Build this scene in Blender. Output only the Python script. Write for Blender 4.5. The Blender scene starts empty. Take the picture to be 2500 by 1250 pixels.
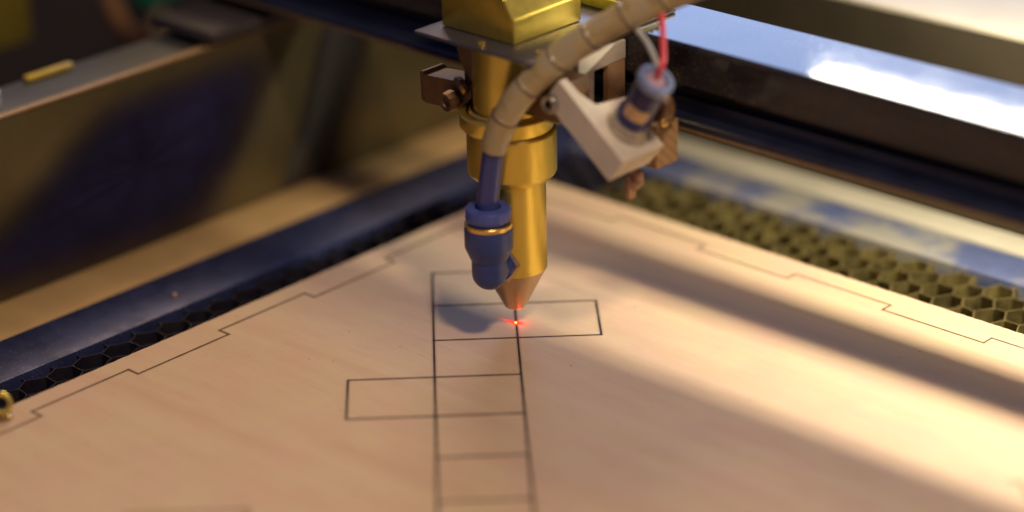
import bpy, bmesh, math, random
from mathutils import Vector, Matrix, noise
random.seed(7)
K = 0.001                     # everything below is written in millimetres
scene = bpy.context.scene
COL = scene.collection
V = Vector

# ------------------------------------------------------------------ object helpers
def link(name, bm, material, parent=None, smooth=True, label=None, ang=24):
    """Turn a bmesh written in scene millimetres into one object (child vertices are stored relative to the parent's origin)."""
    off = parent['_o'] if parent is not None else (0, 0, 0)
    bmesh.ops.recalc_face_normals(bm, faces=bm.faces[:])
    bmesh.ops.translate(bm, verts=bm.verts[:], vec=-V(off))
    bmesh.ops.scale(bm, verts=bm.verts[:], vec=(K, K, K))
    me = bpy.data.meshes.new(name)
    bm.to_mesh(me); bm.free()
    for p in me.polygons: p.use_smooth = smooth
    if smooth:
        me.set_sharp_from_angle(angle=math.radians(ang))
    me.materials.append(material)
    o = bpy.data.objects.new(name, me)
    COL.objects.link(o)
    o['_o'] = tuple(off)
    if parent is not None: o.parent = parent
    if label: o['label'] = label
    return o

def thing(name, label, cat, loc=(0, 0, 0), group=None):
    o = bpy.data.objects.new(name, None)
    o.empty_display_size = 0.005
    COL.objects.link(o)
    o.location = V(loc) * K
    o['_o'] = tuple(loc)
    tag(o, label, cat, group)
    return o

def tag(o, label, cat=None, group=None, kind=None):
    o['label'] = label
    if cat: o['category'] = cat
    if group: o['group'] = group
    if kind: o['kind'] = kind
    return o

def frame(a, up=(0, 0, 1)):
    a = V(a).normalized()
    u = V(up)
    if abs(a.dot(u.normalized())) > .98: u = V((1, 0, 0))
    x = u.cross(a).normalized(); y = a.cross(x)
    return x, y, a

def box(bm, lo, hi, bev=0.0, M=None, seg=2):
    lo, hi = V(lo), V(hi)
    c = (lo + hi) / 2; s = hi - lo
    r = bmesh.ops.create_cube(bm, size=1)
    vs = r['verts']
    for v in vs:
        v.co = V((v.co.x * s.x, v.co.y * s.y, v.co.z * s.z)) + c
    es = list({e for v in vs for e in v.link_edges})
    if bev > 0:
        r = bmesh.ops.bevel(bm, geom=es, offset=bev, segments=seg, affect='EDGES', profile=.5)
        vs = list({v for f in r['faces'] for v in f.verts} | {v for v in vs if v.is_valid})
    if M is not None:
        for v in vs: v.co = M @ v.co
    return vs

def lathe(bm, prof, O=(0, 0, 0), A=(0, 0, 1), n=64, cap=True):
    """prof: list of (radius, height along A)."""
    x, y, a = frame(A, (0, 0, 1))
    O = V(O); rings = []
    for r, h in prof:
        if r < 1e-5:
            rings.append([bm.verts.new(O + a * h)]); continue
        rings.append([bm.verts.new(O + a * h + (x * math.cos(2 * math.pi * i / n) + y * math.sin(2 * math.pi * i / n)) * r) for i in range(n)])
    for p, q in zip(rings, rings[1:]):
        for i in range(n):
            j = (i + 1) % n
            if len(p) == 1 and len(q) == 1: continue
            if len(p) == 1: bm.faces.new((p[0], q[i], q[j]))
            elif len(q) == 1: bm.faces.new((p[i], p[j], q[0]))
            else: bm.faces.new((p[i], p[j], q[j], q[i]))
    if cap:
        for R in (rings[0], rings[-1]):
            if len(R) > 2: bm.faces.new(R)

def spline(pts, n):
    pts = [V(p) for p in pts]
    P = [2 * pts[0] - pts[1]] + pts + [2 * pts[-1] - pts[-2]]
    out = []
    for i in range(1, len(P) - 2):
        for k in range(n):
            t = k / n
            a, b, c, d = P[i - 1], P[i], P[i + 1], P[i + 2]
            out.append(.5 * ((2 * b) + (c - a) * t + (2 * a - 5 * b + 4 * c - d) * t * t + (3 * b - 3 * c + d - a) * t ** 3))
    out.append(pts[-1])
    return out

def tube(bm, path, r, n=24, cap=True):
    """r: number or function(arc length, fraction)."""
    t0 = (path[1] - path[0]).normalized()
    x, y, _ = frame(t0, (0.3, 0.9, 0.1))
    rings = []; s = 0; L = sum((b - a).length for a, b in zip(path, path[1:]))
    for i, p in enumerate(path):
        if i: s += (p - path[i - 1]).length
        t = (path[min(i + 1, len(path) - 1)] - path[max(i - 1, 0)]).normalized()
        x = (x - t * x.dot(t)).normalized(); y = t.cross(x)
        rr = r(s, s / L) if callable(r) else r
        rings.append([bm.verts.new(p + (x * math.cos(2 * math.pi * k / n) + y * math.sin(2 * math.pi * k / n)) * rr) for k in range(n)])
    for p, q in zip(rings, rings[1:]):
        for k in range(n):
            j = (k + 1) % n
            bm.faces.new((p[k], p[j], q[j], q[k]))
    if cap:
        bm.faces.new(rings[0]); bm.faces.new(rings[-1])

def prism(bm, poly, lo, hi, axis='Y', bev=0.0, M=None):
    """extrude a closed polygon. axis Y: poly is (x, z); axis X: poly is (y, z); axis Z: poly is (x, y)."""
    def P(u, v, w):
        return V((u, w, v)) if axis == 'Y' else V((w, u, v)) if axis == 'X' else V((u, v, w))
    a = [bm.verts.new(P(u, v, lo)) for u, v in poly]
    b = [bm.verts.new(P(u, v, hi)) for u, v in poly]
    bm.faces.new(a); bm.faces.new(b)
    n = len(poly)
    for i in range(n):
        bm.faces.new((a[i], a[(i + 1) % n], b[(i + 1) % n], b[i]))
    vs = a + b
    if bev:
        es = list({e for v in vs for e in v.link_edges})
        r = bmesh.ops.bevel(bm, geom=es, offset=bev, segments=2, affect='EDGES', profile=.5)
        vs = list({v for f in r['faces'] for v in f.verts} | {v for v in vs if v.is_valid})
    if M is not None:
        for v in vs: v.co = M @ v.co

# ------------------------------------------------------------------ material helpers
def newmat(name):
    m = bpy.data.materials.new(name); m.use_nodes = True
    nt = m.node_tree
    return m, nt, nt.nodes, nt.links, nt.nodes['Principled BSDF']

def coords(nt, scale=(1000, 1000, 1000), rotz=0.0):
    tc = nt.nodes.new('ShaderNodeTexCoord'); mp = nt.nodes.new('ShaderNodeMapping')
    mp.inputs['Scale'].default_value = scale
    mp.inputs['Rotation'].default_value[2] = rotz
    nt.links.new(tc.outputs['Object'], mp.inputs['Vector'])
    return mp.outputs['Vector']

def noise_tex(nt, vec, scale, detail=3, rough=.5):
    n = nt.nodes.new('ShaderNodeTexNoise'); n.inputs['Scale'].default_value = scale
    n.inputs['Detail'].default_value = detail; n.inputs['Roughness'].default_value = rough
    nt.links.new(vec, n.inputs['Vector'])
    return n.outputs['Fac']

def ramp(nt, fac, stops):
    r = nt.nodes.new('ShaderNodeValToRGB')
    el = r.color_ramp.elements
    while len(el) < len(stops): el.new(.5)
    for e, (p, c) in zip(el, stops):
        e.position = p; e.color = (*c, 1) if len(c) == 3 else c
    nt.links.new(fac, r.inputs['Fac'])
    return r.outputs['Color']

def mixc(nt, fac, a, b, mode='MIX'):
    m = nt.nodes.new('ShaderNodeMix'); m.data_type = 'RGBA'; m.blend_type = mode
    for s, v in ((m.inputs['Factor'], fac), (m.inputs['A'], a), (m.inputs['B'], b)):
        if isinstance(v, (int, float)): s.default_value = v
        elif isinstance(v, tuple): s.default_value = (*v, 1)
        else: nt.links.new(v, s)
    return m.outputs['Result']

def bump(nt, h, bsdf, strength=.3, dist=.05):
    b = nt.nodes.new('ShaderNodeBump'); b.inputs['Strength'].default_value = strength
    b.inputs['Distance'].default_value = dist * K
    nt.links.new(h, b.inputs['Height']); nt.links.new(b.outputs['Normal'], bsdf.inputs['Normal'])

def plain(name, c, rough=.5, metal=0.0, var=.15, scale=.4, bs=.15, streak=(1, 1, 1), coat=0, sub=0, spec=.5, rvar=.1):
    m, nt, N, L, P = newmat(name)
    v = coords(nt, tuple(1000 * s for s in streak))
    f = noise_tex(nt, v, scale, 4, .6)
    dark = tuple(x * (1 - var) for x in c); light = tuple(min(1, x * (1 + var)) for x in c)
    L.new(ramp(nt, f, [(.3, dark), (.7, light)]), P.inputs['Base Color'])
    P.inputs['Metallic'].default_value = metal
    P.inputs['Specular IOR Level'].default_value = spec
    rr = nt.nodes.new('ShaderNodeMapRange')
    rr.inputs['To Min'].default_value = max(.02, rough - rvar); rr.inputs['To Max'].default_value = min(1, rough + rvar)
    f2 = noise_tex(nt, v, scale * 3, 4, .7)
    L.new(f2, rr.inputs['Value']); L.new(rr.outputs['Result'], P.inputs['Roughness'])
    if bs: bump(nt, noise_tex(nt, v, scale * 9, 3, .6), P, bs, .03)
    if coat: P.inputs['Coat Weight'].default_value = coat
    if sub:
        P.inputs['Subsurface Weight'].default_value = sub
        P.inputs['Subsurface Radius'].default_value = (1, .6, .3)
        P.inputs['Subsurface Scale'].default_value = 1.5 * K
    return m

# birch plywood face: faint grain running along X, pores and soft blotches
def wood_mat():
    m, nt, N, L, P = newmat('birch_plywood')
    g = coords(nt, (60, 1000, 1000))
    blot = coords(nt, (1000, 1000, 1000))
    a = noise_tex(nt, g, 1.4, 5, .6)
    b = noise_tex(nt, coords(nt, (25, 500, 500)), .35, 3, .5)
    base = ramp(nt, a, [(.25, (.60, .41, .225)), (.55, (.66, .47, .275)), (.8, (.71, .53, .33))])
    base = mixc(nt, .45, base, ramp(nt, b, [(.3, (.60, .40, .225)), (.7, (.77, .60, .40))]))
    c = noise_tex(nt, blot, .045, 3, .55)
    base = mixc(nt, ramp(nt, c, [(.35, (0, 0, 0)), (.75, (.6, .6, .6))]), base, (.72, .44, .31))  # pinkish blotches, strengthened to stand in for the red glow
    mo = noise_tex(nt, coords(nt, (500, 1000, 1000)), .09, 4, .6)
    base = mixc(nt, ramp(nt, mo, [(.42, (0, 0, 0)), (.62, (.5, .5, .5))]), base, (.70, .55, .30))
    # pores and tiny splinter marks
    vo = N.new('ShaderNodeTexVoronoi'); vo.inputs['Scale'].default_value = .24; vo.inputs['Randomness'].default_value = 1
    L.new(coords(nt, (700, 1000, 1000)), vo.inputs['Vector'])
    sp = ramp(nt, vo.outputs['Distance'], [(.0, (1, 1, 1)), (.035, (1, 1, 1)), (.06, (0, 0, 0))])
    few = ramp(nt, noise_tex(nt, blot, .03, 2, .5), [(.44, (0, 0, 0)), (.5, (.9, .9, .9))])
    pores = mixc(nt, 1.0, sp, few, 'MULTIPLY')
    base = mixc(nt, pores, base, (.22, .12, .06))
    fine = ramp(nt, noise_tex(nt, coords(nt, (120, 2600, 1000)), 1.2, 3, .7), [(.56, (0, 0, 0)), (.76, (.5, .5, .5))])
    base = mixc(nt, fine, base, (.50, .33, .18))
    L.new(base, P.inputs['Base Color'])
    P.inputs['Roughness'].default_value = .55
    P.inputs['Specular IOR Level'].default_value = .35
    bump(nt, a, P, .35, .04)
    return m

def char_mat():
    m, nt, N, L, P = newmat('laser_char')
    f = noise_tex(nt, coords(nt), 1.2, 4, .7)
    L.new(ramp(nt, f, [(.3, (.018, .012, .016)), (.75, (.06, .035, .03))]), P.inputs['Base Color'])
    P.inputs['Roughness'].default_value = .8
    return m

def char_soft_mat():
    m, nt, N, L, P = newmat('light_scorch_line')
    f = noise_tex(nt, coords(nt), .12, 3, .7)
    L.new(ramp(nt, f, [(.3, (.06, .025, .012)), (.75, (.13, .06, .025))]), P.inputs['Base Color'])
    P.inputs['Roughness'].default_value = .8
    return m

# scorch halo: a stain beside the kerf; UV.y runs across the ribbon
def halo_mat(strength=.5):
    m, nt, N, L, P = newmat('smoke_stain')
    P.inputs['Base Color'].default_value = (.30, .17, .07, 1)
    P.inputs['Roughness'].default_value = .7
    uv = N.new('ShaderNodeUVMap'); sx = N.new('ShaderNodeSeparateXYZ'); L.new(uv.outputs['UV'], sx.inputs[0])
    w = ramp(nt, sx.outputs['Y'], [(0, (0, 0, 0)), (.35, (strength * .35,) * 3), (.5, (strength,) * 3), (.65, (strength * .35,) * 3), (1, (0, 0, 0))])
    n = ramp(nt, noise_tex(nt, coords(nt), .25, 3, .6), [(.3, (.35, .35, .35)), (.7, (1, 1, 1))])
    L.new(mixc(nt, 1.0, w, n, 'MULTIPLY'), P.inputs['Alpha'])
    return m

def gold_mat(name='gold_anodised_aluminium', c=(.84, .63, .12), rough=.32, streak=(1, 1, .15)):
    m, nt, N, L, P = newmat(name)
    v = coords(nt, tuple(1000 * s for s in streak))
    f = noise_tex(nt, v, .25, 4, .6)
    spots = ramp(nt, noise_tex(nt, coords(nt), 1.1, 4, .75), [(.66, (0, 0, 0)), (.8, (.45, .45, .45))])
    base = ramp(nt, f, [(.3, tuple(x * .93 for x in c)), (.7, tuple(min(1, x * 1.04) for x in c))])
    base = mixc(nt, spots, base, (.30, .15, .03))
    L.new(base, P.inputs['Base Color'])
    P.inputs['Metallic'].default_value = .9
    rr = ramp(nt, noise_tex(nt, coords(nt), .5, 5, .7), [(.3, (rough - .02,) * 3), (.75, (rough + .06,) * 3)])
    L.new(rr, P.inputs['Roughness'])
    bump(nt, noise_tex(nt, coords(nt, (1000, 1000, 4000)), 2.2, 2, .6), P, .12, .02)
    return m

# black anodised beam with settled dust
def beam_mat(name, c, rough, dust=.5, edge=.68):
    m, nt, N, L, P = newmat(name)
    P.inputs['Specular IOR Level'].default_value = .4
    v = coords(nt)
    f = noise_tex(nt, coords(nt, (150, 1000, 1000)), .3, 4, .6)
    base = ramp(nt, f, [(.3, tuple(x * .7 for x in c)), (.7, tuple(x * 1.4 for x in c))])
    big = ramp(nt, noise_tex(nt, v, .06, 3, .6), [(.35, (.4, .4, .4)), (.7, (1, 1, 1))])
    d = ramp(nt, noise_tex(nt, v, 2.4, 2, .8), [(edge, (0, 0, 0)), (edge + .07, (dust,) * 3)])
    d = mixc(nt, 1.0, d, big, 'MULTIPLY')
    L.new(mixc(nt, d, base, (.62, .60, .55)), P.inputs['Base Color'])
    r = ramp(nt, noise_tex(nt, v, .12, 5, .7), [(.3, (rough - .03,) * 3), (.75, (rough + .05,) * 3)])
    r = mixc(nt, d, r, (.8, .8, .8))
    L.new(r, P.inputs['Roughness'])
    bump(nt, noise_tex(nt, v, 1.6, 3, .7), P, .05, .02)
    return m

# pale zinc strip with blue-grey stains
def stained_mat(name, light, stain, rough=.38, metal=.5, sc=.05, thr=.5, dust=.25):
    m, nt, N, L, P = newmat(name)
    v = coords(nt)
    n = noise_tex(nt, v, sc, 5, .6)
    base = ramp(nt, n, [(thr - .06, light), (thr + .08, stain)])
    f = ramp(nt, noise_tex(nt, v, 1.6, 3, .8), [(.62, (0, 0, 0)), (.72, (dust,) * 3)])
    base = mixc(nt, f, base, (.70, .68, .60))
    L.new(base, P.inputs['Base Color'])
    P.inputs['Metallic'].default_value = metal
    L.new(ramp(nt, noise_tex(nt, v, .2, 4, .6), [(.3, (rough - .08,) * 3), (.7, (rough + .15,) * 3)]), P.inputs['Roughness'])
    bump(nt, noise_tex(nt, v, 1.2, 3, .7), P, .15, .04)
    return m

def emit_mat(name, c, s):
    m, nt, N, L, P = newmat(name)
    P.inputs['Base Color'].default_value = (*c, 1)
    P.inputs['Emission Color'].default_value = (*c, 1)
    P.inputs['Emission Strength'].default_value = s
    return m

MW = wood_mat(); MCH = char_mat(); MCS = char_soft_mat(); MH = halo_mat(1.0); MH2 = halo_mat(.6)
MGOLD = gold_mat()
MGOLDB = gold_mat('gold_block_finish', (.84, .63, .11), .33, (1, 1, 1))
MBRASS = gold_mat('brass', (.80, .55, .16), .25, (1, 1, 1))
MBEAM = beam_mat('black_anodised_beam', (.026, .023, .024), .10, .6, .64)
MCARR = beam_mat('dusty_grey_plate', (.10, .10, .115), .42, .5, .58)
MRAIL = plain('dark_blue_steel_rail', (.035, .045, .09), .35, .6, .25, .1)
MPLATE = plain('brushed_grey_plate', (.20, .19, .20), .38, .85, .12, .5, .1, (1, .1, 1))
MIVORY = plain('pale_bracket_plastic', (.68, .60, .46), .55, 0, .10, .12, .12, sub=.1)
MTAN_SHADE = plain('shaded_tan_bracket_plastic', (.36, .22, .11), .5, 0, .18, .3, .2)  # post's shade under the hose put into a darker plastic colour
MBROWN_SHADE = plain('shaded_brown_bracket_plastic', (.17, .085, .03), .5, 0, .18, .3, .2)  # darker copy of the pale plastic: the bracket's shade put into colour
MNAVY = plain('navy_plastic', (.025, .05, .20), .36, 0, .15, .3, .1)
MNAVY2 = plain('blue_release_collar', (.07, .10, .34), .38, 0, .15, .3, .1)
MBORD = plain('frame_blue_black', (.02, .035, .08), .45, .3, .3, .3)
MDARK = plain('dark_steel', (.03, .03, .035), .45, .5, .3, .2)
MRUB = plain('black_rubber', (.012, .011, .012), .6)

# ------------------------------------------------------------------ camera (solved from the cut lines and the board's edges)
CAM = V((378.817, -404.607, 260.0))
R = V((0.735286, 0.677447, -0.020504)); U = V((-0.257602, 0.307321, 0.916076)); W = V((-0.626894, 0.668296, -0.40048))
cd = bpy.data.cameras.new('camera'); cam = bpy.data.objects.new('camera', cd); COL.objects.link(cam)
Mx = Matrix(((R.x, U.x, -W.x, CAM.x * K), (R.y, U.y, -W.y, CAM.y * K), (R.z, U.z, -W.z, CAM.z * K), (0, 0, 0, 1)))
cam.matrix_world = Mx
cd.sensor_fit = 'HORIZONTAL'; cd.sensor_width = 36; cd.lens = 88.933
cd.clip_start = .02; cd.clip_end = 20
cd.dof.use_dof = True; cd.dof.focus_distance = .600; cd.dof.aperture_fstop = 4.0
scene.camera = cam

# ------------------------------------------------------------------ plywood board
XC, YC, TH = -58.13, 73.26, 3.5
bm = bmesh.new()
out = []
def edge_pts(a, b, step=2.2):
    a, b = V(a), V(b); n = max(1, int((b - a).length / step))
    nn = V((-(b - a).y, (b - a).x)).normalized()
    for i in range(n):
        p = a + (b - a) * i / n
        out.append(p + nn * (random.uniform(-.11, .11) if i else 0))
XB, YB = 235, -235
edge_pts((XC, YC), (XB, YC), .7); edge_pts((XB, YC), (XB, YB), 20); edge_pts((XB, YB), (XC, YB), 20); edge_pts((XC, YB), (XC, YC), 1.5)
prism(bm, [(p.x, p.y) for p in out], -TH, 0, 'Z')
board = link('plywood_board', bm, MW, smooth=False)
tag(board, 'pale birch plywood sheet with laser-cut lines lying on the honeycomb bed', 'plywood sheet')

def ribbon(bm, pts, w, z, closed=False, wob=0.0):
    """flat mitred ribbon with UV.y across"""
    uvl = bm.loops.layers.uv.verify()
    n = len(pts); P = [V(p) for p in pts]
    L_, R_ = [], []
    for i in range(n):
        a = P[i - 1] if (i or closed) else None
        b = P[(i + 1) % n] if (i < n - 1 or closed) else None
        d1 = (P[i] - a).normalized() if a is not None else (b - P[i]).normalized()
        d2 = (b - P[i]).normalized() if b is not None else d1
        n1 = V((-d1.y, d1.x)); n2 = V((-d2.y, d2.x))
        m = n1 + n2
        m = n1 if m.length < 1e-6 else m / m.dot(n1)
        if m.length > 2: m = m.normalized() * 2
        ww = w * (1 + random.uniform(-wob, wob))
        L_.append(bm.verts.new((*(P[i] + m * ww / 2), z))); R_.append(bm.verts.new((*(P[i] - m * ww / 2), z)))
    for i in range(n if closed else n - 1):
        j = (i + 1) % n
        f = bm.faces.new((R_[i], R_[j], L_[j], L_[i]))
        for l, uv in zip(f.loops, ((0, 0), (1, 0), (1, 1), (0, 1))): l[uvl].uv = uv

def sub(pts, step=1.5):
    o = []
    for a, b in zip(pts, pts[1:]):
        a, b = V(a), V(b); n = max(1, int((b - a).length / step))
        o += [a + (b - a) * i / n for i in range(n)]
    return o + [V(pts[-1])]

def cut(polys, w, label, m=MCH, halo=2.2, hm=MH):
    bm = bmesh.new()
    for p in polys:
        for c_ in p:
            r_ = w * random.uniform(.62, .8)
            bm.faces.new([bm.verts.new((c_[0] + r_ * math.cos(a_ / 12 * 2 * math.pi) * random.uniform(.8, 1.1), c_[1] + r_ * math.sin(a_ / 12 * 2 * math.pi) * random.uniform(.8, 1.1), .042)) for a_ in range(12)])
    for k, p in enumerate(polys): ribbon(bm, sub(p), w, .045 + .003 * k, wob=.12)
    c = link('cut_line', bm, m, board, False, label)
    bm = bmesh.new()
    for k, p in enumerate(polys): ribbon(bm, p, halo, .012 + .002 * k)
    link('scorch_mark', bm, hm, c, False)

LO = V((-36.17, 8.16)); EX = V((.7090, .7052)) * 20.05; EY = V((.7052, -.7090)) * 19.74
def LP(i, j): return LO + EX * i + EY * j
polys = [[LP(0, -0.01), LP(0, 7.4)], [LP(1, -0.01), LP(1, 7.4)]]
for j in range(0, 8):
    if j == 1 or j == 2: polys.append([LP(0, j), LP(2, j)])
    elif j == 3 or j == 4: polys.append([LP(-1, j), LP(1, j)])
    else: polys.append([LP(0, j), LP(1, j)])
polys += [[LP(2, 1), LP(2, 2)], [LP(-1, 3), LP(-1, 4)]]
cut(polys, .50, 'dark ladder of square cells with one side flap each way', MCH, 1.5)

SL, SR, D = 28.2, 28.86, 3.5
def joint(side, k, o):
    if side == 0:
        return V((XC + 6.06 + (0 if o else D), YC - (66.15 + k * SL)))
    return V((XC + 34.56 + k * SR, YC - (6.59 + (0 if o else D))))
left = [V((XC + 6.06, YC - 6.59))]
# left edge: boundaries k=-2..5 ; tab state outer between (-2,-1)? alternates
for k in range(-2, 6):
    oa = (k % 2 == 0)          # outer before an even boundary
    left += [joint(0, k, oa), joint(0, k, not oa)]
right = [V((XC + 6.06, YC - 6.59))]
for k in range(-1, 9):
    oa = (k % 2 == 0)          # inner before boundary 0? flags from the photo: inner before k=0, outer after
    right += [joint(1, k, not oa), joint(1, k, oa)]
cut([left], .52, 'brown stepped finger-joint line beside the left edge of the sheet', MCS, 1.6, MH2)
cut([right], .46, 'thin stepped finger-joint line beside the right edge of the sheet', MCS, 1.3, MH2)
ex = EX.normalized(); ey = EY.normalized()
A0 = V((19.12, -103.86))
cut([[A0 - ex * 26, A0, A0 + ey * 20]], .35, 'blurred corner of another cut outline at the bottom edge', MCS, 1.6, MH2)
B0 = V((133.2, 8.9))
cut([[B0 + ey * 0.1, B0 + ex * 2.5, B0 + ex * 2.5 + ey * 22]], .35, 'faint pale corner of a further cut outline at lower right', MCS, 1.6, MH2)

# ------------------------------------------------------------------ honeycomb bed and its frame
bed = thing('honeycomb_bed', 'metal honeycomb cutting bed with flat frame bars under the plywood sheet', 'cutting bed', (-58, 73, -16))
PX, PY = 12.4, 8.4
def hexweb():
    bm = bmesh.new()
    s = PX / 3
    ztop, zbot, t = -TH - .15, -15.5, .17
    def wall(a, b):
        a, b = V(a), V(b)
        n = 4; d = (b - a); nn = V((-d.y, d.x)).normalized() * t / 2
        bow = random.uniform(-.35, .35)
        rows = []
        for i in range(n + 1):
            u = i / n
            p = a + d * u + nn.normalized() * bow * math.sin(math.pi * u)
            zt = ztop - .1 * random.random()
            rows.append([bm.verts.new((*(p - nn), zt)), bm.verts.new((*(p + nn), zt)), bm.verts.new((*(p - nn), zbot)), bm.verts.new((*(p + nn), zbot))])
        for p, q in zip(rows, rows[1:]):
            bm.faces.new((p[0], q[0], q[1], p[1])); bm.faces.new((p[0], p[2], q[2], q[0])); bm.faces.new((p[1], q[1], q[3], p[3]))
    jit = {}
    def J(x, y):
        k = (round(x * 20), round(y * 20))
        if k not in jit: jit[k] = V((x + random.uniform(-.35, .35), y + random.uniform(-.35, .35)))
        return jit[k]
    for ix in range(-8, 18):
        for iy in range(-28, 15):
            for h in (0, 1):
                x = ix * PX + h * PX / 2; y = iy * PY + h * PY / 2
                if not (-76 < x < 185 and -190 < y < 106): continue
                if x > -50 and y < 62: continue
                # web along X from (x - s/2) to (x + s/2), then two legs
                a, b = J(x - s / 2, y), J(x + s / 2, y)
                wall(a, b)
                c1, c2 = J(x + s, y + PY / 2), J(x + s, y - PY / 2)
                wall(b, c1); wall(b, c2)
    return bm
mh = plain('sooty_brass_coloured_foil', (.27, .215, .065), .42, .6, .75, .16, .4)
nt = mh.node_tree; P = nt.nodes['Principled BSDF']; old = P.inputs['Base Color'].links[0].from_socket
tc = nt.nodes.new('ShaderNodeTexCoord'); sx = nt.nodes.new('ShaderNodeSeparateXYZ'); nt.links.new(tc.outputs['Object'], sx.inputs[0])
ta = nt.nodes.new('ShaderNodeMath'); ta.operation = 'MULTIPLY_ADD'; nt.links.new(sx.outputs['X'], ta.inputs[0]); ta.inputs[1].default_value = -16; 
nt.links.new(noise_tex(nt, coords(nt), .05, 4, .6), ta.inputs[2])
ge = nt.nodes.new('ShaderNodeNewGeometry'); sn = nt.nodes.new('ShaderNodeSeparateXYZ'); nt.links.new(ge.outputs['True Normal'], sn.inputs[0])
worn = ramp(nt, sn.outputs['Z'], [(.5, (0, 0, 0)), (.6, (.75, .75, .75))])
left_dark = ramp(nt, ta.outputs[0], [(.25, (.12, .12, .12)), (.45, (.90, .90, .90))])  # mixes the foil towards dark navy on the left
nt.links.new(mixc(nt, left_dark, mixc(nt, worn, old, (.55, .44, .18)), (.026, .026, .065)), P.inputs['Base Color'])
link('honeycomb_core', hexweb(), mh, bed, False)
bm = bmesh.new(); box(bm, (-92, -260, -16.8), (260, 104, -16.0)); link('bottom_sheet', bm, plain('dark_bottom_sheet', (.012, .013, .02), .5, .3), bed, False)
MBL = stained_mat('dusty_blue_black_bar', (.026, .036, .105), (.042, .056, .16), .42, .35, .03, .5, .45)
MBR = stained_mat('pale_zinc_bar_with_blue_stains', (.34, .33, .27), (.10, .13, .26), .42, .35, .05, .47, .3)
bm = bmesh.new(); box(bm, (-93, -262, -16), (-74, 117.2, -2.6), .35); link('frame_bar', bm, MBL, bed, True, 'dark blue dusty frame bar')
bm = bmesh.new(); box(bm, (-73.9, 102, -16), (262, 117.2, -2.6), .35); link('frame_bar', bm, MBR, bed, True, 'pale zinc frame bar with blue-grey stains')
# tiny screw head in the left bar
bm = bmesh.new(); lathe(bm, [(0, .9), (.45, .8), (.7, .4), (.75, 0)], (-80.3, -39.5, -2.6), n=20)
link('rivet', bm, plain('rivet', (.5, .35, .25), .5, .6), bed)

# ------------------------------------------------------------------ machine tray
tray = thing('machine_tray', 'deep sheet-metal tray of the laser cutter around the honeycomb bed', 'machine tray', (-113, 137, -30))
MLEDGE = plain('tan_ledge_paint', (.80, .53, .22), .38, .3, .12, .05, .1)
MWALLL = plain('satin_olive_side_wall', (.145, .115, .05), .34, .6, .25, .02, .08, rvar=.05)
MWALLB = plain('dark_brown_back_wall', (.09, .075, .045), .4, .6, .2, .02, .1)
MLIP = plain('cream_rim', (.50, .46, .33), .45, .1, .08, .05)
MSHELF = plain('grey_metal_shelf', (.08, .08, .068), .6, .2, .25, .03)
bm = bmesh.new(); box(bm, (-113, -300, -16), (-93.2, 130, -3.6), .4); link('ledge', bm, MLEDGE, tray, True, 'tan ledge beside the dark blue bar')
bm = bmesh.new(); box(bm, (-93, 118.2, -16), (320, 129.5, -2.4), 1.2); link('ledge', bm, MLIP, tray, True, 'cream ledge behind the pale bar')
bm = bmesh.new(); box(bm, (-115, -300, -16), (-113.1, 130, 43.6), .2); link('side_wall', bm, MWALLL, tray)
bm = bmesh.new(); box(bm, (-115.5, -300, 43.7), (-112.6, 130, 44.8), .4); link('wall_rim', bm, plain('tan_rim', (.30, .20, .10), .5, .4), tray)
bm = bmesh.new(); box(bm, (-113, 130.2, -16), (320, 132, 49), .2); link('back_wall', bm, MWALLB, tray)
bm = bmesh.new(); box(bm, (-113, 130, 49.2), (340, 230, 50.6), .4); link('rear_shelf', bm, MLIP, tray)
bm = bmesh.new(); box(bm, (-134.5, -300, 41), (-115.6, 130, 43), .3); link('side_shelf', bm, MSHELF, tray)
bm = bmesh.new(); box(bm, (-300, -340, -32), (340, 300, -30)); link('tray_floor', bm, MDARK, tray, False)

# added navy patch in place of a blurred reflection on the side wall: thickness swells from a feathered rim to the middle
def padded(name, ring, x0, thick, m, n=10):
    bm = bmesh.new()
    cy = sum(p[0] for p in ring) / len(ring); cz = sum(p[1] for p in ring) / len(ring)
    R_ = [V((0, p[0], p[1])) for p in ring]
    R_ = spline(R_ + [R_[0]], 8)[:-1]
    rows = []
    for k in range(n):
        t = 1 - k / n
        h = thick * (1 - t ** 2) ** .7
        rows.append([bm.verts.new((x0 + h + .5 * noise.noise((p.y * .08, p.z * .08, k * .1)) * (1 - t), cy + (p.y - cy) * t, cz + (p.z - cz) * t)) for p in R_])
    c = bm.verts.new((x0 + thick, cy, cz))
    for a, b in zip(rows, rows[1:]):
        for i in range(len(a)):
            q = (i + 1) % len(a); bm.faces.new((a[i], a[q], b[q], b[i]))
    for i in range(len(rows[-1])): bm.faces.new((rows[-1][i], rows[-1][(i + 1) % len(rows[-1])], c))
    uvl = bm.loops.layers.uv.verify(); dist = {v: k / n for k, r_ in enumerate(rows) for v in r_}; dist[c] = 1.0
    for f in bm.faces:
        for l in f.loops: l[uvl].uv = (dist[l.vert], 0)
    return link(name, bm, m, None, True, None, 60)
cs_ = padded('reflection_patch', [(-100, -4), (-50, -8), (0, -8), (14, 4), (22, 14), (30, 27), (34, 38), (26, 43), (0, 43.3), (-26, 43), (-42, 38), (-58, 28), (-74, 16), (-92, 4)], -113.05, 2.6,
    plain('navy_reflection_tone', (.017, .016, .055), .85, 0, .45, .05, .15, spec=.2))
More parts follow.
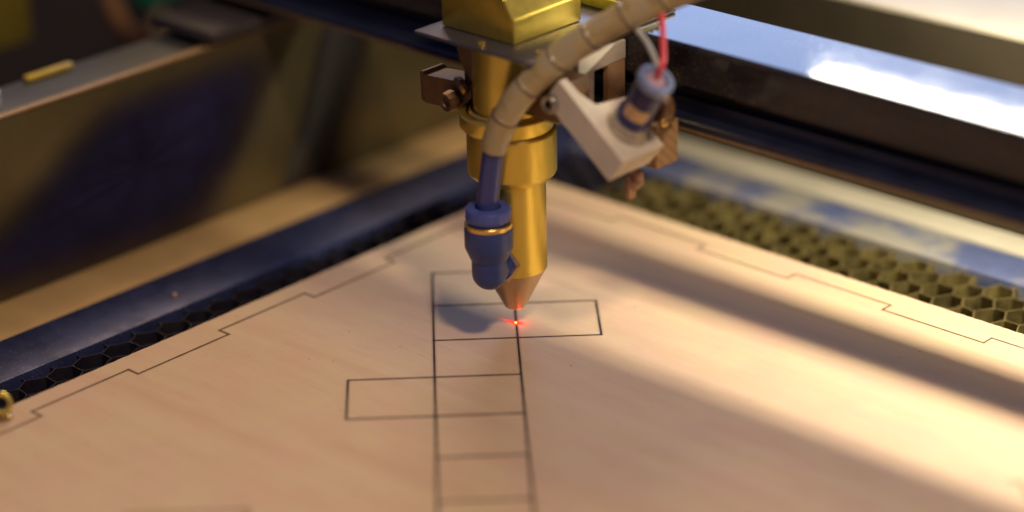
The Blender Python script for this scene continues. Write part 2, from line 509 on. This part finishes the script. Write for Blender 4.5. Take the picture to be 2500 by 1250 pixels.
# soft edge of the reflection patch: opaque in the middle, thinning out towards its rim
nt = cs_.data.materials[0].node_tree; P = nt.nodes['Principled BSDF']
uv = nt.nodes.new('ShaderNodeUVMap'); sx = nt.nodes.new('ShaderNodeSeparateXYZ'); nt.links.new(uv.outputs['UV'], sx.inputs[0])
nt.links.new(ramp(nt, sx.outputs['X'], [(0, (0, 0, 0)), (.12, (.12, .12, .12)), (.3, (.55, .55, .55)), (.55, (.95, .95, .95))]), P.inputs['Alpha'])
tag(cs_, 'dark navy patch standing in for a blurred reflection on the left side wall', 'reflection patch')
st_ = padded('shade_band', [(27, -3.4), (44, -3.4), (54, 14), (64, 36), (62, 43), (50, 43), (44, 36), (36, 16)], -113.05, 3.2, plain('dark_brown_shade_tone', (.024, .018, .010), .7, 0, .3, .05))  # added dark band in place of a band of shade on the wall
tag(st_, 'dark slanted band of painted shade against the left side wall under the beam', 'shade band')

# things on and beyond the side shelf
bm = bmesh.new(); box(bm, (-133.6, -41, 43.1), (-131, -26, 44.6), .6)
tag(link('limit_tab', bm, plain('yellow_paint', (.60, .42, .03), .4)), 'small yellow block lying on the side shelf at far left', 'marker block')
bm = bmesh.new(); lathe(bm, [(4.6, 0), (4.6, 3.6), (4, 4.2), (0, 4.2)], (-126, -59, 43.1), n=32)
tag(link('end_cap', bm, plain('pale_grey_plastic', (.5, .48, .42), .5)), 'pale grey round cap on the side shelf at the left edge', 'cap')
bm = bmesh.new(); tube(bm, spline([(-220, 50, 60), (-220, 54, 32), (-220, 57.5, 18), (-220, 63, 10), (-220, 72, 4), (-220, 84, 3)], 10), 3.0)
tag(link('looped_hose', bm, plain('brown_hose', (.34, .17, .08), .5)), 'brown hose hanging in a loop in the dark at upper left', 'hose')
cb = thing('hanging_cable', 'thin grey cable hanging straight down with a green plug on top', 'cable', (-218, 72, -5))
bm = bmesh.new(); tube(bm, spline([(-218, 72, 22), (-218, 71.5, 8), (-218, 72, -5)], 8), 2.6); link('cord', bm, plain('grey_cable', (.30, .25, .14), .6), cb)
bm = bmesh.new(); box(bm, (-223, 64, 20), (-213, 79, 28), .8); link('plug', bm, plain('green_plug', (.0, .16, .09), .5), cb)
bm = bmesh.new(); box(bm, (-228, 2, 20), (-214, 22, 60), 2)
tag(link('yellow_tank', bm, plain('olive_yellow_plastic', (.22, .17, .02), .5)), 'olive yellow box in the dark at the upper left corner', 'box')
bm = bmesh.new(); box(bm, (-300, 118, 40), (-116, 126, 47), 2)
tag(link('cross_bar', bm, plain('grey_bar', (.12, .13, .13), .4, .5)), 'grey metal bar in the dark behind the left wall', 'bar')

# dark shop surfaces behind everything
def slab(name, lo, hi, m):
    bm = bmesh.new(); box(bm, lo, hi); o = link(name, bm, m, None, False); o['kind'] = 'structure'; return o
MROOM = plain('dark_enclosure_paint', (.045, .036, .035), .6, 0, .3, .01)
slab('floor', (-900, -900, -62), (900, 900, -60), MROOM)
slab('wall_left', (-330, -500, -60), (-326, 340, 90), MROOM)
slab('wall_back', (-330, 340, -60), (900, 344, 75), MROOM)

# ------------------------------------------------------------------ gantry beam
gb = thing('gantry_beam', 'long black anodised beam with glossy dusty top behind the laser head', 'gantry beam', (0, 35, 53))
prof = [(23, 62.2), (23, 70.9), (23.35, 71.65), (24.1, 72), (46.9, 72), (47.7, 71.7), (48, 70.9), (48, 56), (27.5, 56), (27.5, 62.2)]
bm = bmesh.new(); prism(bm, prof, -165, 420, 'X'); link('beam_body', bm, MBEAM, gb, False)
bm = bmesh.new(); prism(bm, [(20.6, 53.2), (20.6, 54.4), (21, 54.8), (25, 54.8), (25, 58.2), (27.3, 58.2), (27.3, 56), (47, 55.9), (47, 53.2)], -165, 420, 'X'); link('guide_rail', bm, MRAIL, gb, False)
bm = bmesh.new(); prism(bm, [(20.2, 52.4), (20.2, 53.1), (27, 53.1), (27, 52.4)], -165, 420, 'X'); link('rail_lip', bm, plain('tan_lip', (.32, .22, .12), .35, .6), gb)
bm = bmesh.new(); box(bm, (-136, 4, 45.2), (-111, 52, 49), 1.5); link('end_carriage', bm, MROOM, gb)
bm = bmesh.new(); box(bm, (-40, 61.6, 51.8), (420, 71.4, 53.6), .4); link('shadow_bar', bm, MRAIL, gb)  # unseen bar added to cast the upper shadow band on the board
bm = bmesh.new(); box(bm, (-44, 23.6, 72.05), (11, 46.5, 72.9), .15); link('carriage_plate', bm, MCARR, gb)
bm = bmesh.new()
box(bm, (-60, 28, 73), (13, 40, 76), .4)
for k in range(5): box(bm, (-60, 29 + k * 2.2, 76.1), (13, 30 + k * 2.2, 76.9), .2)
# the ribbed cable strip lies on the beam: its own thing
tag(link('ribbed_strip', bm, plain('yellow_ribbed_strip', (.62, .52, .03), .45)), 'yellow ribbed strip lying on the beam behind the gold block', 'cable strip')

# ------------------------------------------------------------------ laser head
hd = thing('laser_head', 'gold anodised laser head with cone nozzle above the glowing red dot', 'laser head', (0, 0, 4.6))
bm = bmesh.new(); prism(bm, [(-17.2, 73.2), (5.7, 73.2), (5.7, 79.2), (2.2, 83.4), (2.2, 86.5), (0, 88), (0, 104), (-17.2, 104)], -4.6, 18.6, 'Y', .35); link('mirror_block', bm, MGOLDB, hd)
bm = bmesh.new(); prism(bm, [(-20.1, -11), (16.7, -11), (16.7, 40), (-20.1, 40)], 72.15, 73.05, 'Z', .15); link('mount_plate', bm, MPLATE, hd)
bm = bmesh.new(); lathe(bm, [(8.85, 54), (8.85, 72.1)], n=96); link('lens_tube', bm, MGOLD, hd)
bm = bmesh.new(); lathe(bm, [(9.35, 53.5), (9.6, 54.6), (9.55, 55.2), (9.2, 55.7), (8.9, 55.8)], (-.4, -.3, 0), n=96, cap=False); link('seal_ring', bm, MBRASS, hd)
bm = bmesh.new(); lathe(bm, [(10.2, 50.8), (10.9, 51.4), (11.15, 52), (11.15, 54.6), (10.8, 55.05), (9.7, 55.1), (9.6, 54)], (-.75, -.7, 0), n=96); link('collar_flange', bm, MGOLD, hd)
bm = bmesh.new(); lathe(bm, [(7.9, 38.4), (8.6, 38.2), (10.2, 39.6), (10.6, 40.3), (10.6, 50.2), (10.3, 50.8), (9.5, 50.9)], n=96); link('focus_collar', bm, MGOLD, hd)
bm = bmesh.new(); lathe(bm, [(7.9, 15.3), (7.9, 38.3)], n=96); nz = link('nozzle', bm, MGOLD, hd)
bm = bmesh.new(); lathe(bm, [(0, 6), (1.2, 6), (1.3, 4.75), (2.2, 4.6), (2.55, 4.9), (7.82, 15.25)], n=96, cap=False); link('cone_tip', bm, gold_mat('turned_cone_metal', (.60, .43, .27), .34, (1, 1, 1)), hd)
for p, r_ in (((-.4, -9.0, 73.05), 1.0), ((14.6, -5.5, 73.05), 1.0)):
    bm = bmesh.new(); lathe(bm, [(0, .55), (r_ * .35, .55), (r_ * .45, .9), (r_, .8), (r_ * 1.1, .3), (r_ * 1.1, 0)], p, n=24); link('screw', bm, MBRASS, hd)
bm = bmesh.new()
lathe(bm, [(1.15, 0)] + [(1.15 if i % 2 else .85, .3 + .35 * i) for i in range(9)] + [(.7, 3.5), (0, 3.6)], (6.5, 2.6, 55.05), (0, 0, 1), n=24)
link('thumb_screw', bm, MBRASS, hd)

# air fitting screwed into the nozzle
T = V((.684, -.729, 0)); RH = V((.735, .678, 0))
fd = (-.45 * RH + .89 * T); FC = fd * 13.0
bm = bmesh.new()
lathe(bm, [(0, 14.6)] + [(4.2 * math.cos(math.radians(t_)), 18.8 + 4.2 * math.sin(math.radians(t_))) for t_ in range(-80, 1, 10)] + [(4.2, 22.2), (4.45, 22.5), (5.6, 25.2), (5.72, 25.7), (5.72, 30.2), (5.6, 30.5), (0, 30.5)], (FC.x, FC.y, 0), n=64)
ft = link('air_fitting', bm, MNAVY, hd, True, 'navy blue push-in elbow fitting', 16)
bm = bmesh.new(); lathe(bm, [(3.6, 0), (3.6, 3.6), (3.9, 3.8), (3.9, 5.2)], V((FC.x, FC.y, 18.8)) , -V(fd), n=40); link('elbow_arm', bm, MNAVY, ft)
bm = bmesh.new(); lathe(bm, [(4.6, 4.9), (4.9, 5.2), (4.9, 6.4), (4.6, 6.7)], V((FC.x, FC.y, 18.8)), -V(fd), n=6); link('hex_nut', bm, plain('pinkish_nickel', (.62, .46, .40), .25, .9), ft, False)
bm = bmesh.new(); lathe(bm, [(5.45, 30.5), (5.6, 30.6), (5.6, 31.5), (5.4, 31.7)], (FC.x, FC.y, 0), n=64); link('brass_ring', bm, MBRASS, ft)
bm = bmesh.new(); lathe(bm, [(4.6, 31.7), (4.6, 32.1), (5.2, 32.4), (5.4, 32.9), (5.35, 34.9), (5.1, 35.4), (3.1, 35.5), (2.8, 34.6)], (FC.x, FC.y, 0), n=64); link('release_collar', bm, MNAVY2, ft, True, None, 22)

# ------------------------------------------------------------------ air hose
hp = spline([(3.61, -12.4, 34.2), (3.75, -12.45, 37.5), (5.2, -12.85, 44.2), (7.73, -13.33, 53.4), (11.46, -11.88, 61.86), (16.62, -7.73, 69.72), (22.04, -2.64, 75.85), (28.74, 3.65, 81.4), (35.39, 9.89, 85.96), (44, 18, 91), (56, 30, 97)], 24)
hs = thing('air_hose', 'navy air hose with a beige spiral sleeve curving up from the fitting', 'hose', (3.7, -12.3, 31.9))
cum = [0]
for a, b in zip(hp, hp[1:]): cum.append(cum[-1] + (b - a).length)
i0 = next(i for i, s in enumerate(cum) if s > 17.0)
m, nt, N, L_, P = newmat('blue_translucent_tube')
P.inputs['Base Color'].default_value = (.05, .065, .24, 1); P.inputs['Roughness'].default_value = .22
P.inputs['Subsurface Weight'].default_value = .25; P.inputs['Subsurface Radius'].default_value = (.3, .3, 1); P.inputs['Subsurface Scale'].default_value = 2 * K
bm = bmesh.new(); tube(bm, hp[:i0 + 14], 2.6, 32); link('inner_tube', bm, m, hs)
mt, nt, N, L_, P = newmat('beige_sleeve_film')
v = coords(nt)
L_.new(ramp(nt, noise_tex(nt, v, .12, 4, .6), [(.32, (.30, .21, .075)), (.5, (.46, .35, .16)), (.7, (.37, .35, .25))]), P.inputs['Base Color'])
P.inputs['Roughness'].default_value = .32; P.inputs['Coat Weight'].default_value = .3; P.inputs['Coat Roughness'].default_value = .2
P.inputs['Subsurface Weight'].default_value = .35; P.inputs['Subsurface Radius'].default_value = (1, .7, .4); P.inputs['Subsurface Scale'].default_value = 2 * K
PIT = 9.2
def wrap_r(s, f):
    u = (s / PIT) % 1.0
    return 3.15 + .22 * u - (.25 if u > .95 else 0) + .4 * f
bm = bmesh.new(); tube(bm, hp[i0:], wrap_r, 32); link('spiral_sleeve', bm, mt, hs)
# dark overlap seam, a thin helix band between the turns
md = plain('sleeve_seam', (.10, .045, .03), .5)
bm = bmesh.new()
hl = hp[i0:]
tot = 0
cs = [0]
for a, b in zip(hl, hl[1:]): cs.append(cs[-1] + (b - a).length)
def at_s(s):
    for i in range(len(cs) - 1):
        if cs[i + 1] >= s:
            t = (s - cs[i]) / (cs[i + 1] - cs[i]); return hl[i].lerp(hl[i + 1], t), (hl[i + 1] - hl[i]).normalized()
    return hl[-1], (hl[-1] - hl[-2]).normalized()
k = 1
while k * PIT < cs[-1] - 2:
    p, d = at_s(k * PIT - .35)
    rr = 3.22 + .4 * (k * PIT / cs[-1])
    tilt = (d + V((.22, -.1, .22))).normalized()
    x, y, a = frame(tilt)
    n = 40
    ring = [p + (x * math.cos(2 * math.pi * q / n) + y * math.sin(2 * math.pi * q / n)) * rr for q in range(n + 1)]
    tube(bm, ring, .32, 6, False)
    k += 1
link('sleeve_seam', bm, md, hs)

# ------------------------------------------------------------------ pointer bracket
br = thing('pointer_bracket', 'pale clamp bracket around the gold tube carrying the tilted pointer', 'bracket', (20, 0, 55))
e1 = V((.786, 0, -.618)); e3 = V((.618, 0, .786)); e2 = V((0, 1, 0))
OB = V((22.1, -7, 68.3))
Mb = Matrix(((e1.x, e2.x, e3.x, OB.x), (e1.y, e2.y, e3.y, OB.y), (e1.z, e2.z, e3.z, OB.z), (0, 0, 0, 1)))
bm = bmesh.new(); prism(bm, [(-1, 0), (23.2, 0), (23.2, 14.2), (8.6, 14.2), (8, 4.6), (3.6, 2.6), (-1, 2.6)], -7.2, 0, 'Z', .22, Mb); link('holder_block', bm, MIVORY, br, True, None, 20)
# clamp ring around the tube with lugs to both sides
bm = bmesh.new()
n = 64
pr_ = []
for q in range(25):
    an = math.radians(-20 + 220 * q / 24); pr_.append((11.6 * math.cos(an), 11.6 * math.sin(an)))
for q in range(24, -1, -1):
    an = math.radians(-20 + 220 * q / 24); pr_.append((8.95 * math.cos(an), 8.95 * math.sin(an)))
prism(bm, pr_, 57.5, 66, 'Z'); link('clamp_ring', bm, MBROWN_SHADE, br)
bm = bmesh.new(); box(bm, (9.2, -6.5, 58), (20.5, 4.5, 67), .4); link('clamp_arm', bm, MBROWN_SHADE, br, True, 'clamp arm with brown painted-in shade between the tube and the pale block')
bm = bmesh.new(); prism(bm, [(-25.2, 52.9), (-23.6, 52.3), (-12, 53.2), (-8.5, 57), (-8.5, 60.4), (-14, 60.2), (-23.8, 59.2), (-24.2, 60.3), (-25.4, 60.2)], -4.4, 3.0, 'Y', .3); link('clamp_arm', bm, MBROWN_SHADE, br, True, 'clamp arm with brown painted-in shade left of the tube')
bm = bmesh.new(); prism(bm, [(-13.4, 69.2), (-8, 70.2), (-8, 60), (-9.8, 62.5), (-12.3, 65.5)], -4.2, 3, 'Y', .4); link('clamp_lug', bm, MBROWN_SHADE, br)
bm = bmesh.new()
lathe(bm, [(0, 0), (.9, 0), (1.3, -.8), (2.3, -.9), (2.5, .1), (2.5, 1.6), (1.8, 2.0), (1.8, 4)], (-13.2, -7.4, 56.0), (0.1, 1, 0.1), n=10)
lathe(bm, [(2.1, 0), (2.5, .8), (2.1, 1.8), (1.5, 2.1)], (-11.0, -6.2, 59.6), (0.5, 1, 0.5), n=12)
link('clamp_bolt', bm, plain('dull_bronze_bolt', (.20, .12, .06), .4, .7, .3, .5), br)
# window frame behind the block
bm = bmesh.new()
prism(bm, [(5.9, 52), (11.1, 52), (11.1, 65.2), (22.5, 65.2), (22.5, 69.8), (16, 69.6), (5.9, 68.6)], 14.2, 16, 'X', .15)
box(bm, (10.2, 5.9, 56), (14.1, 11, 68.2), .2)
link('window_frame', bm, MIVORY, br)
bm = bmesh.new(); box(bm, (14.4, 16.2, 50), (15.9, 22.4, 65.1), .15); link('window_post', bm, MTAN_SHADE, br)
bm = bmesh.new(); box(bm, (16.1, 9.2, 50), (31, 12.0, 55), .3); link('rear_rib', bm, MBROWN_SHADE, br)
# striped end lug
ms, nt, N, L_, P = newmat('layered_brown_lug')
wv = N.new('ShaderNodeTexWave'); wv.bands_direction = 'DIAGONAL'; wv.inputs['Scale'].default_value = .22; wv.inputs['Distortion'].default_value = 1.2
L_.new(coords(nt), wv.inputs['Vector'])
L_.new(ramp(nt, wv.outputs['Fac'], [(.1, (.34, .20, .08)), (.6, (.46, .29, .13)), (.9, (.42, .26, .12))]), P.inputs['Base Color']); P.inputs['Roughness'].default_value = .55
bm = bmesh.new(); box(bm, (30.5, 9.1, 46.3), (36.6, 16.8, 56.9), .4); link('end_lug', bm, ms, br)
bm = bmesh.new(); lathe(bm, [(0, 0), (2.8, 0), (3.4, .5), (3.4, 3.4), (2.8, 3.9), (0, 3.9)], (38.3, 5.8, 62.5), (0, 1, 0), n=40); link('round_boss', bm, MBROWN_SHADE, br)
bm = bmesh.new(); box(bm, (36.3, 9.5, 57), (38, 14, 58.2), .2); link('brass_tab', bm, MBRASS, br)
# socket screw at the block's tube end
bm = bmesh.new(); lathe(bm, [(1.0, 1.6), (1.0, .1), (1.25, 0), (2.0, 0), (2.3, .4), (2.3, 2.6), (1.5, 2.6), (1.5, 5.5)], (18.9, -8.2, 62.9), (0, 1, 0), n=32)
sk = link('socket_screw', bm, plain('nickel_screw', (.46, .43, .36), .3, .9), br)
bm = bmesh.new(); lathe(bm, [(0, .6), (1.05, .6)], (18.9, -8.2, 62.9), (0, 1, 0), n=6); link('hex_socket', bm, MDARK, sk, False)
# wing nut under the lug
bm = bmesh.new()
lathe(bm, [(1.7, 0), (2.0, .4), (1.8, 3.0), (1.2, 3.6)], (33.5, 6.2, 44.4), (0, -1, -.25), n=24)
box(bm, (32.7, 2.2, 40.3), (34.3, 4.8, 45.6), .5); box(bm, (33.4, 3.4, 44.6), (36.2, 5.2, 47.2), .4)
link('wing_nut', bm, plain('bronze_nut', (.36, .21, .12), .4, .4, .3, .3), br)

# ------------------------------------------------------------------ laser pointer
pa = V((.55, -.05, .835)).normalized(); PB = V((43.6, .5, 72.4)); PL = 17.0
ptr = thing('laser_pointer', 'stubby dark blue pointer tube with pale ring top tilted over the bracket', 'laser pointer', tuple(PB - pa * PL))
def pl(h): return PB - pa * (PL - h)
B0p = PB - pa * PL
bm = bmesh.new(); lathe(bm, [(3.75, 2.2), (3.75, 15.4)], B0p, pa, n=64); link('barrel', bm, plain('dark_purple_blue_barrel', (.035, .03, .10), .3, .2, .2, .2, .08), ptr)
bm = bmesh.new(); lathe(bm, [(2.2, 16.4), (2.6, 17.0), (3.0, 17.35), (3.9, 17.3), (4.3, 16.9), (4.35, 15.8), (4.1, 15.2), (3.75, 15.1)], B0p, pa, n=64, cap=False)
link('end_ring', bm, plain('blue_grey_ring', (.22, .27, .42), .35, .3, .1, .3), ptr)
bm = bmesh.new(); lathe(bm, [(0, 16.7), (1.4, 16.75), (2.35, 16.5)], B0p, pa, n=48, cap=False); link('potting', bm, plain('pinkish_resin', (.40, .26, .30), .35), ptr)
bm = bmesh.new(); lathe(bm, [(5.3, -.6), (5.4, .4), (5.2, 1.0), (4.6, 1.5), (4.5, 3.1), (4.2, 3.4), (3.75, 3.4)], B0p, pa, n=64, cap=False)
link('base_ring', bm, plain('smoky_beige_ring', (.42, .36, .26), .25, .2, .15, .3, coat=.3), ptr)
bm = bmesh.new(); lathe(bm, [(4.2, 3.4), (4.25, 3.7), (4.25, 5.3), (4.0, 5.6), (3.75, 5.6)], B0p, pa, n=64, cap=False)
link('navy_band', bm, plain('navy_band', (.025, .03, .13), .25, .2), ptr)
# peach label on the side facing the viewer
bm = bmesh.new()
x, y, a = frame(pa)
tv = (-W + R * .15); tv = (tv - a * tv.dot(a)).normalized(); tu = a.cross(tv)
rows = []
for i in range(17):
    an = -0.95 + 1.55 * i / 16
    d = tv * math.cos(an) + tu * math.sin(an)
    rows.append([bm.verts.new(B0p + a * h + d * 3.84) for h in (5.9, 9.6)])
for p, q in zip(rows, rows[1:]): bm.faces.new((p[0], q[0], q[1], p[1]))
link('paper_label', bm, plain('peach_label', (.66, .42, .20), .5, 0, .2, .3), ptr)

bm = bmesh.new(); tube(bm, spline([PB + V((-.6, .6, -.4)) , PB + V((1.0, .4, 3)), (43.2, 3.2, 76.5), (40.6, 6.2, 80.5), (38, 9, 84), (37, 11, 86.5)], 12), .72, 16)
tag(link('red_wire', bm, plain('red_insulation', (.75, .06, .08), .35, 0, .1, .2, sub=.2)), 'thin red wire rising straight from the pointer end', 'wire')
bm = bmesh.new(); tube(bm, spline([PB + V((-.2, 1.0, -.2)), PB + V((-.6, 1.2, 2.2)), (40, 3, 77.3), (36.5, 5, 78.6), (33.5, 6, 80.0), (31, 6.5, 82.2)], 12), .62, 16)
tag(link('white_wire', bm, plain('grey_white_insulation', (.50, .50, .42), .4, 0, .1, .2)), 'thin off-white wire slanting from the pointer to the sleeve', 'wire')

# ------------------------------------------------------------------ brass eyelet pin at the left edge
ey_ = thing('hold_down_pin', 'small brass eyelet pin standing on the plywood at the left edge', 'pin', (-54.8, -111.8, 0))
bm = bmesh.new()
c0 = V((-54.8, -111.8, 3.5)); xx, yy, aa = frame(T + V((0, 0, .4)))
ring = [c0 + (xx * math.cos(2 * math.pi * q / 40) + yy * math.sin(2 * math.pi * q / 40)) * 2.1 for q in range(41)]
tube(bm, ring, .7, 14, False); link('eyelet', bm, plain('bright_brass', (.85, .68, .16), .3, .8), ey_)
bm = bmesh.new(); lathe(bm, [(2.4, 0.05), (2.4, .5), (1.2, .9), (1.0, 1.6)], (-54.8, -111.8, 0), n=32); link('foot', bm, plain('dull_brass', (.35, .24, .10), .4, .7), ey_)

# ------------------------------------------------------------------ laser spot
sp = thing('laser_dot', 'glowing orange-red dot with streaks on the cut line under the nozzle', 'laser dot', (0, 0, 0))
bm = bmesh.new(); bmesh.ops.create_icosphere(bm, subdivisions=3, radius=.25); bmesh.ops.scale(bm, vec=(1, 1, .7), verts=bm.verts[:]); bmesh.ops.translate(bm, vec=(0, 0, .15), verts=bm.verts[:])
link('burning_point', bm, emit_mat('hot_orange', (1, .32, .05), 7), sp)
ms2, nt, N, L_, P = newmat('red_laser_light')
P.inputs['Base Color'].default_value = (0, 0, 0, 1); P.inputs['Specular IOR Level'].default_value = 0
P.inputs['Emission Color'].default_value = (1, .06, .02, 1); P.inputs['Emission Strength'].default_value = 1.6
uv = N.new('ShaderNodeUVMap'); gr = N.new('ShaderNodeTexGradient'); gr.gradient_type = 'QUADRATIC_SPHERE'
L_.new(uv.outputs['UV'], gr.inputs['Vector']); L_.new(gr.outputs['Fac'], P.inputs['Alpha'])
bm = bmesh.new(); uvl = bm.loops.layers.uv.verify()
def streak(d, l0, l1, w, z):
    d = V(d).normalized(); nn = V((-d.y, d.x))
    vs = [bm.verts.new((*(d * a + nn * b), z)) for a, b in ((-l0, -w), (l1, -w), (l1, w), (-l0, w))]
    f = bm.faces.new(vs)
    for l, q in zip(f.loops, ((-1, -1), (1, -1), (1, 1), (-1, 1))): l[uvl].uv = q
rd = V((.735, .678)); dd = V((-.684, .729))
streak(-rd * 1.0 + dd * .75, 2.0, 6.2, .8, .075)
streak(-rd + dd * .2, 3.4, 3.0, 1.5, .08)
streak(rd, 2, 2, 2, .085)
link('red_streak', bm, ms2, sp, False)

# ------------------------------------------------------------------ lights
def area(name, loc, target, sx, sy, power, color, xdir=None):
    ld = bpy.data.lights.new(name, 'AREA'); ld.shape = 'RECTANGLE'; ld.size = sx * K; ld.size_y = sy * K
    ld.energy = power; ld.color = color
    o = bpy.data.objects.new(name, ld); COL.objects.link(o)
    z = (V(loc) - V(target)).normalized()
    x = V(xdir) if xdir else V((0, 0, 1)).cross(z)
    x = (x - z * x.dot(z)).normalized(); y = z.cross(x)
    o.matrix_world = Matrix(((x.x, y.x, z.x, loc[0] * K), (x.y, y.y, z.y, loc[1] * K), (x.z, y.z, z.z, loc[2] * K), (0, 0, 0, 1)))
    return o
# the machine's own strip lamp above the rear of the bed, running along the beam
area('strip_lamp', (25 + 260, 86, 98.4), (25 + 260, 85.9, 0), 520, 8.5, .92, (1, .90, .73), (1, 0, 0))
# workshop lamp above and to the right
Adir = V((.58, -.27, 1)).normalized()
area('ceiling_lamp', tuple(Adir * 900), (0, 0, 0), 75, 75, 3.2, (1, .76, .55))
area('warm_fill', (-430, 430, 700), (0, 0, 0), 260, 260, 2.1, (1, .70, .40))  # unseen warm fill, added to lift the shaded parts of the board
# cool window light beyond the machine, mirrored in the beam's top
wd = V((-.50, .78, .36)).normalized()
area('window', tuple(V((80, 40, 72)) + wd * 1700), (80, 40, 72), 900, 620, 6.2, (.42, .58, 1.0))
# red light scattered at the dot
pd = bpy.data.lights.new('dot_light', 'POINT'); pd.energy = .00022; pd.color = (1, .05, .03); pd.shadow_soft_size = .0006
po = bpy.data.objects.new('dot_light', pd); COL.objects.link(po); po.location = (0.0012, .0008, .0016)

w = bpy.data.worlds.new('World'); scene.world = w; w.use_nodes = True
bg = w.node_tree.nodes['Background']; bg.inputs['Color'].default_value = (.42, .38, .68, 1); bg.inputs['Strength'].default_value = .17

scene.view_settings.view_transform = 'Standard'; scene.view_settings.look = 'None'
scene.view_settings.exposure = .2; scene.view_settings.gamma = 1; scene.view_settings.use_curve_mapping = False
scene.render.engine = 'CYCLES'
scene.cycles.use_denoising = True
scene.cycles.max_bounces = 6; scene.cycles.diffuse_bounces = 3; scene.cycles.glossy_bounces = 4
scene.cycles.caustics_reflective = False; scene.cycles.caustics_refractive = False
scene.cycles.sample_clamp_indirect = 4
for o in scene.objects:
    if '_o' in o.keys(): del o['_o']
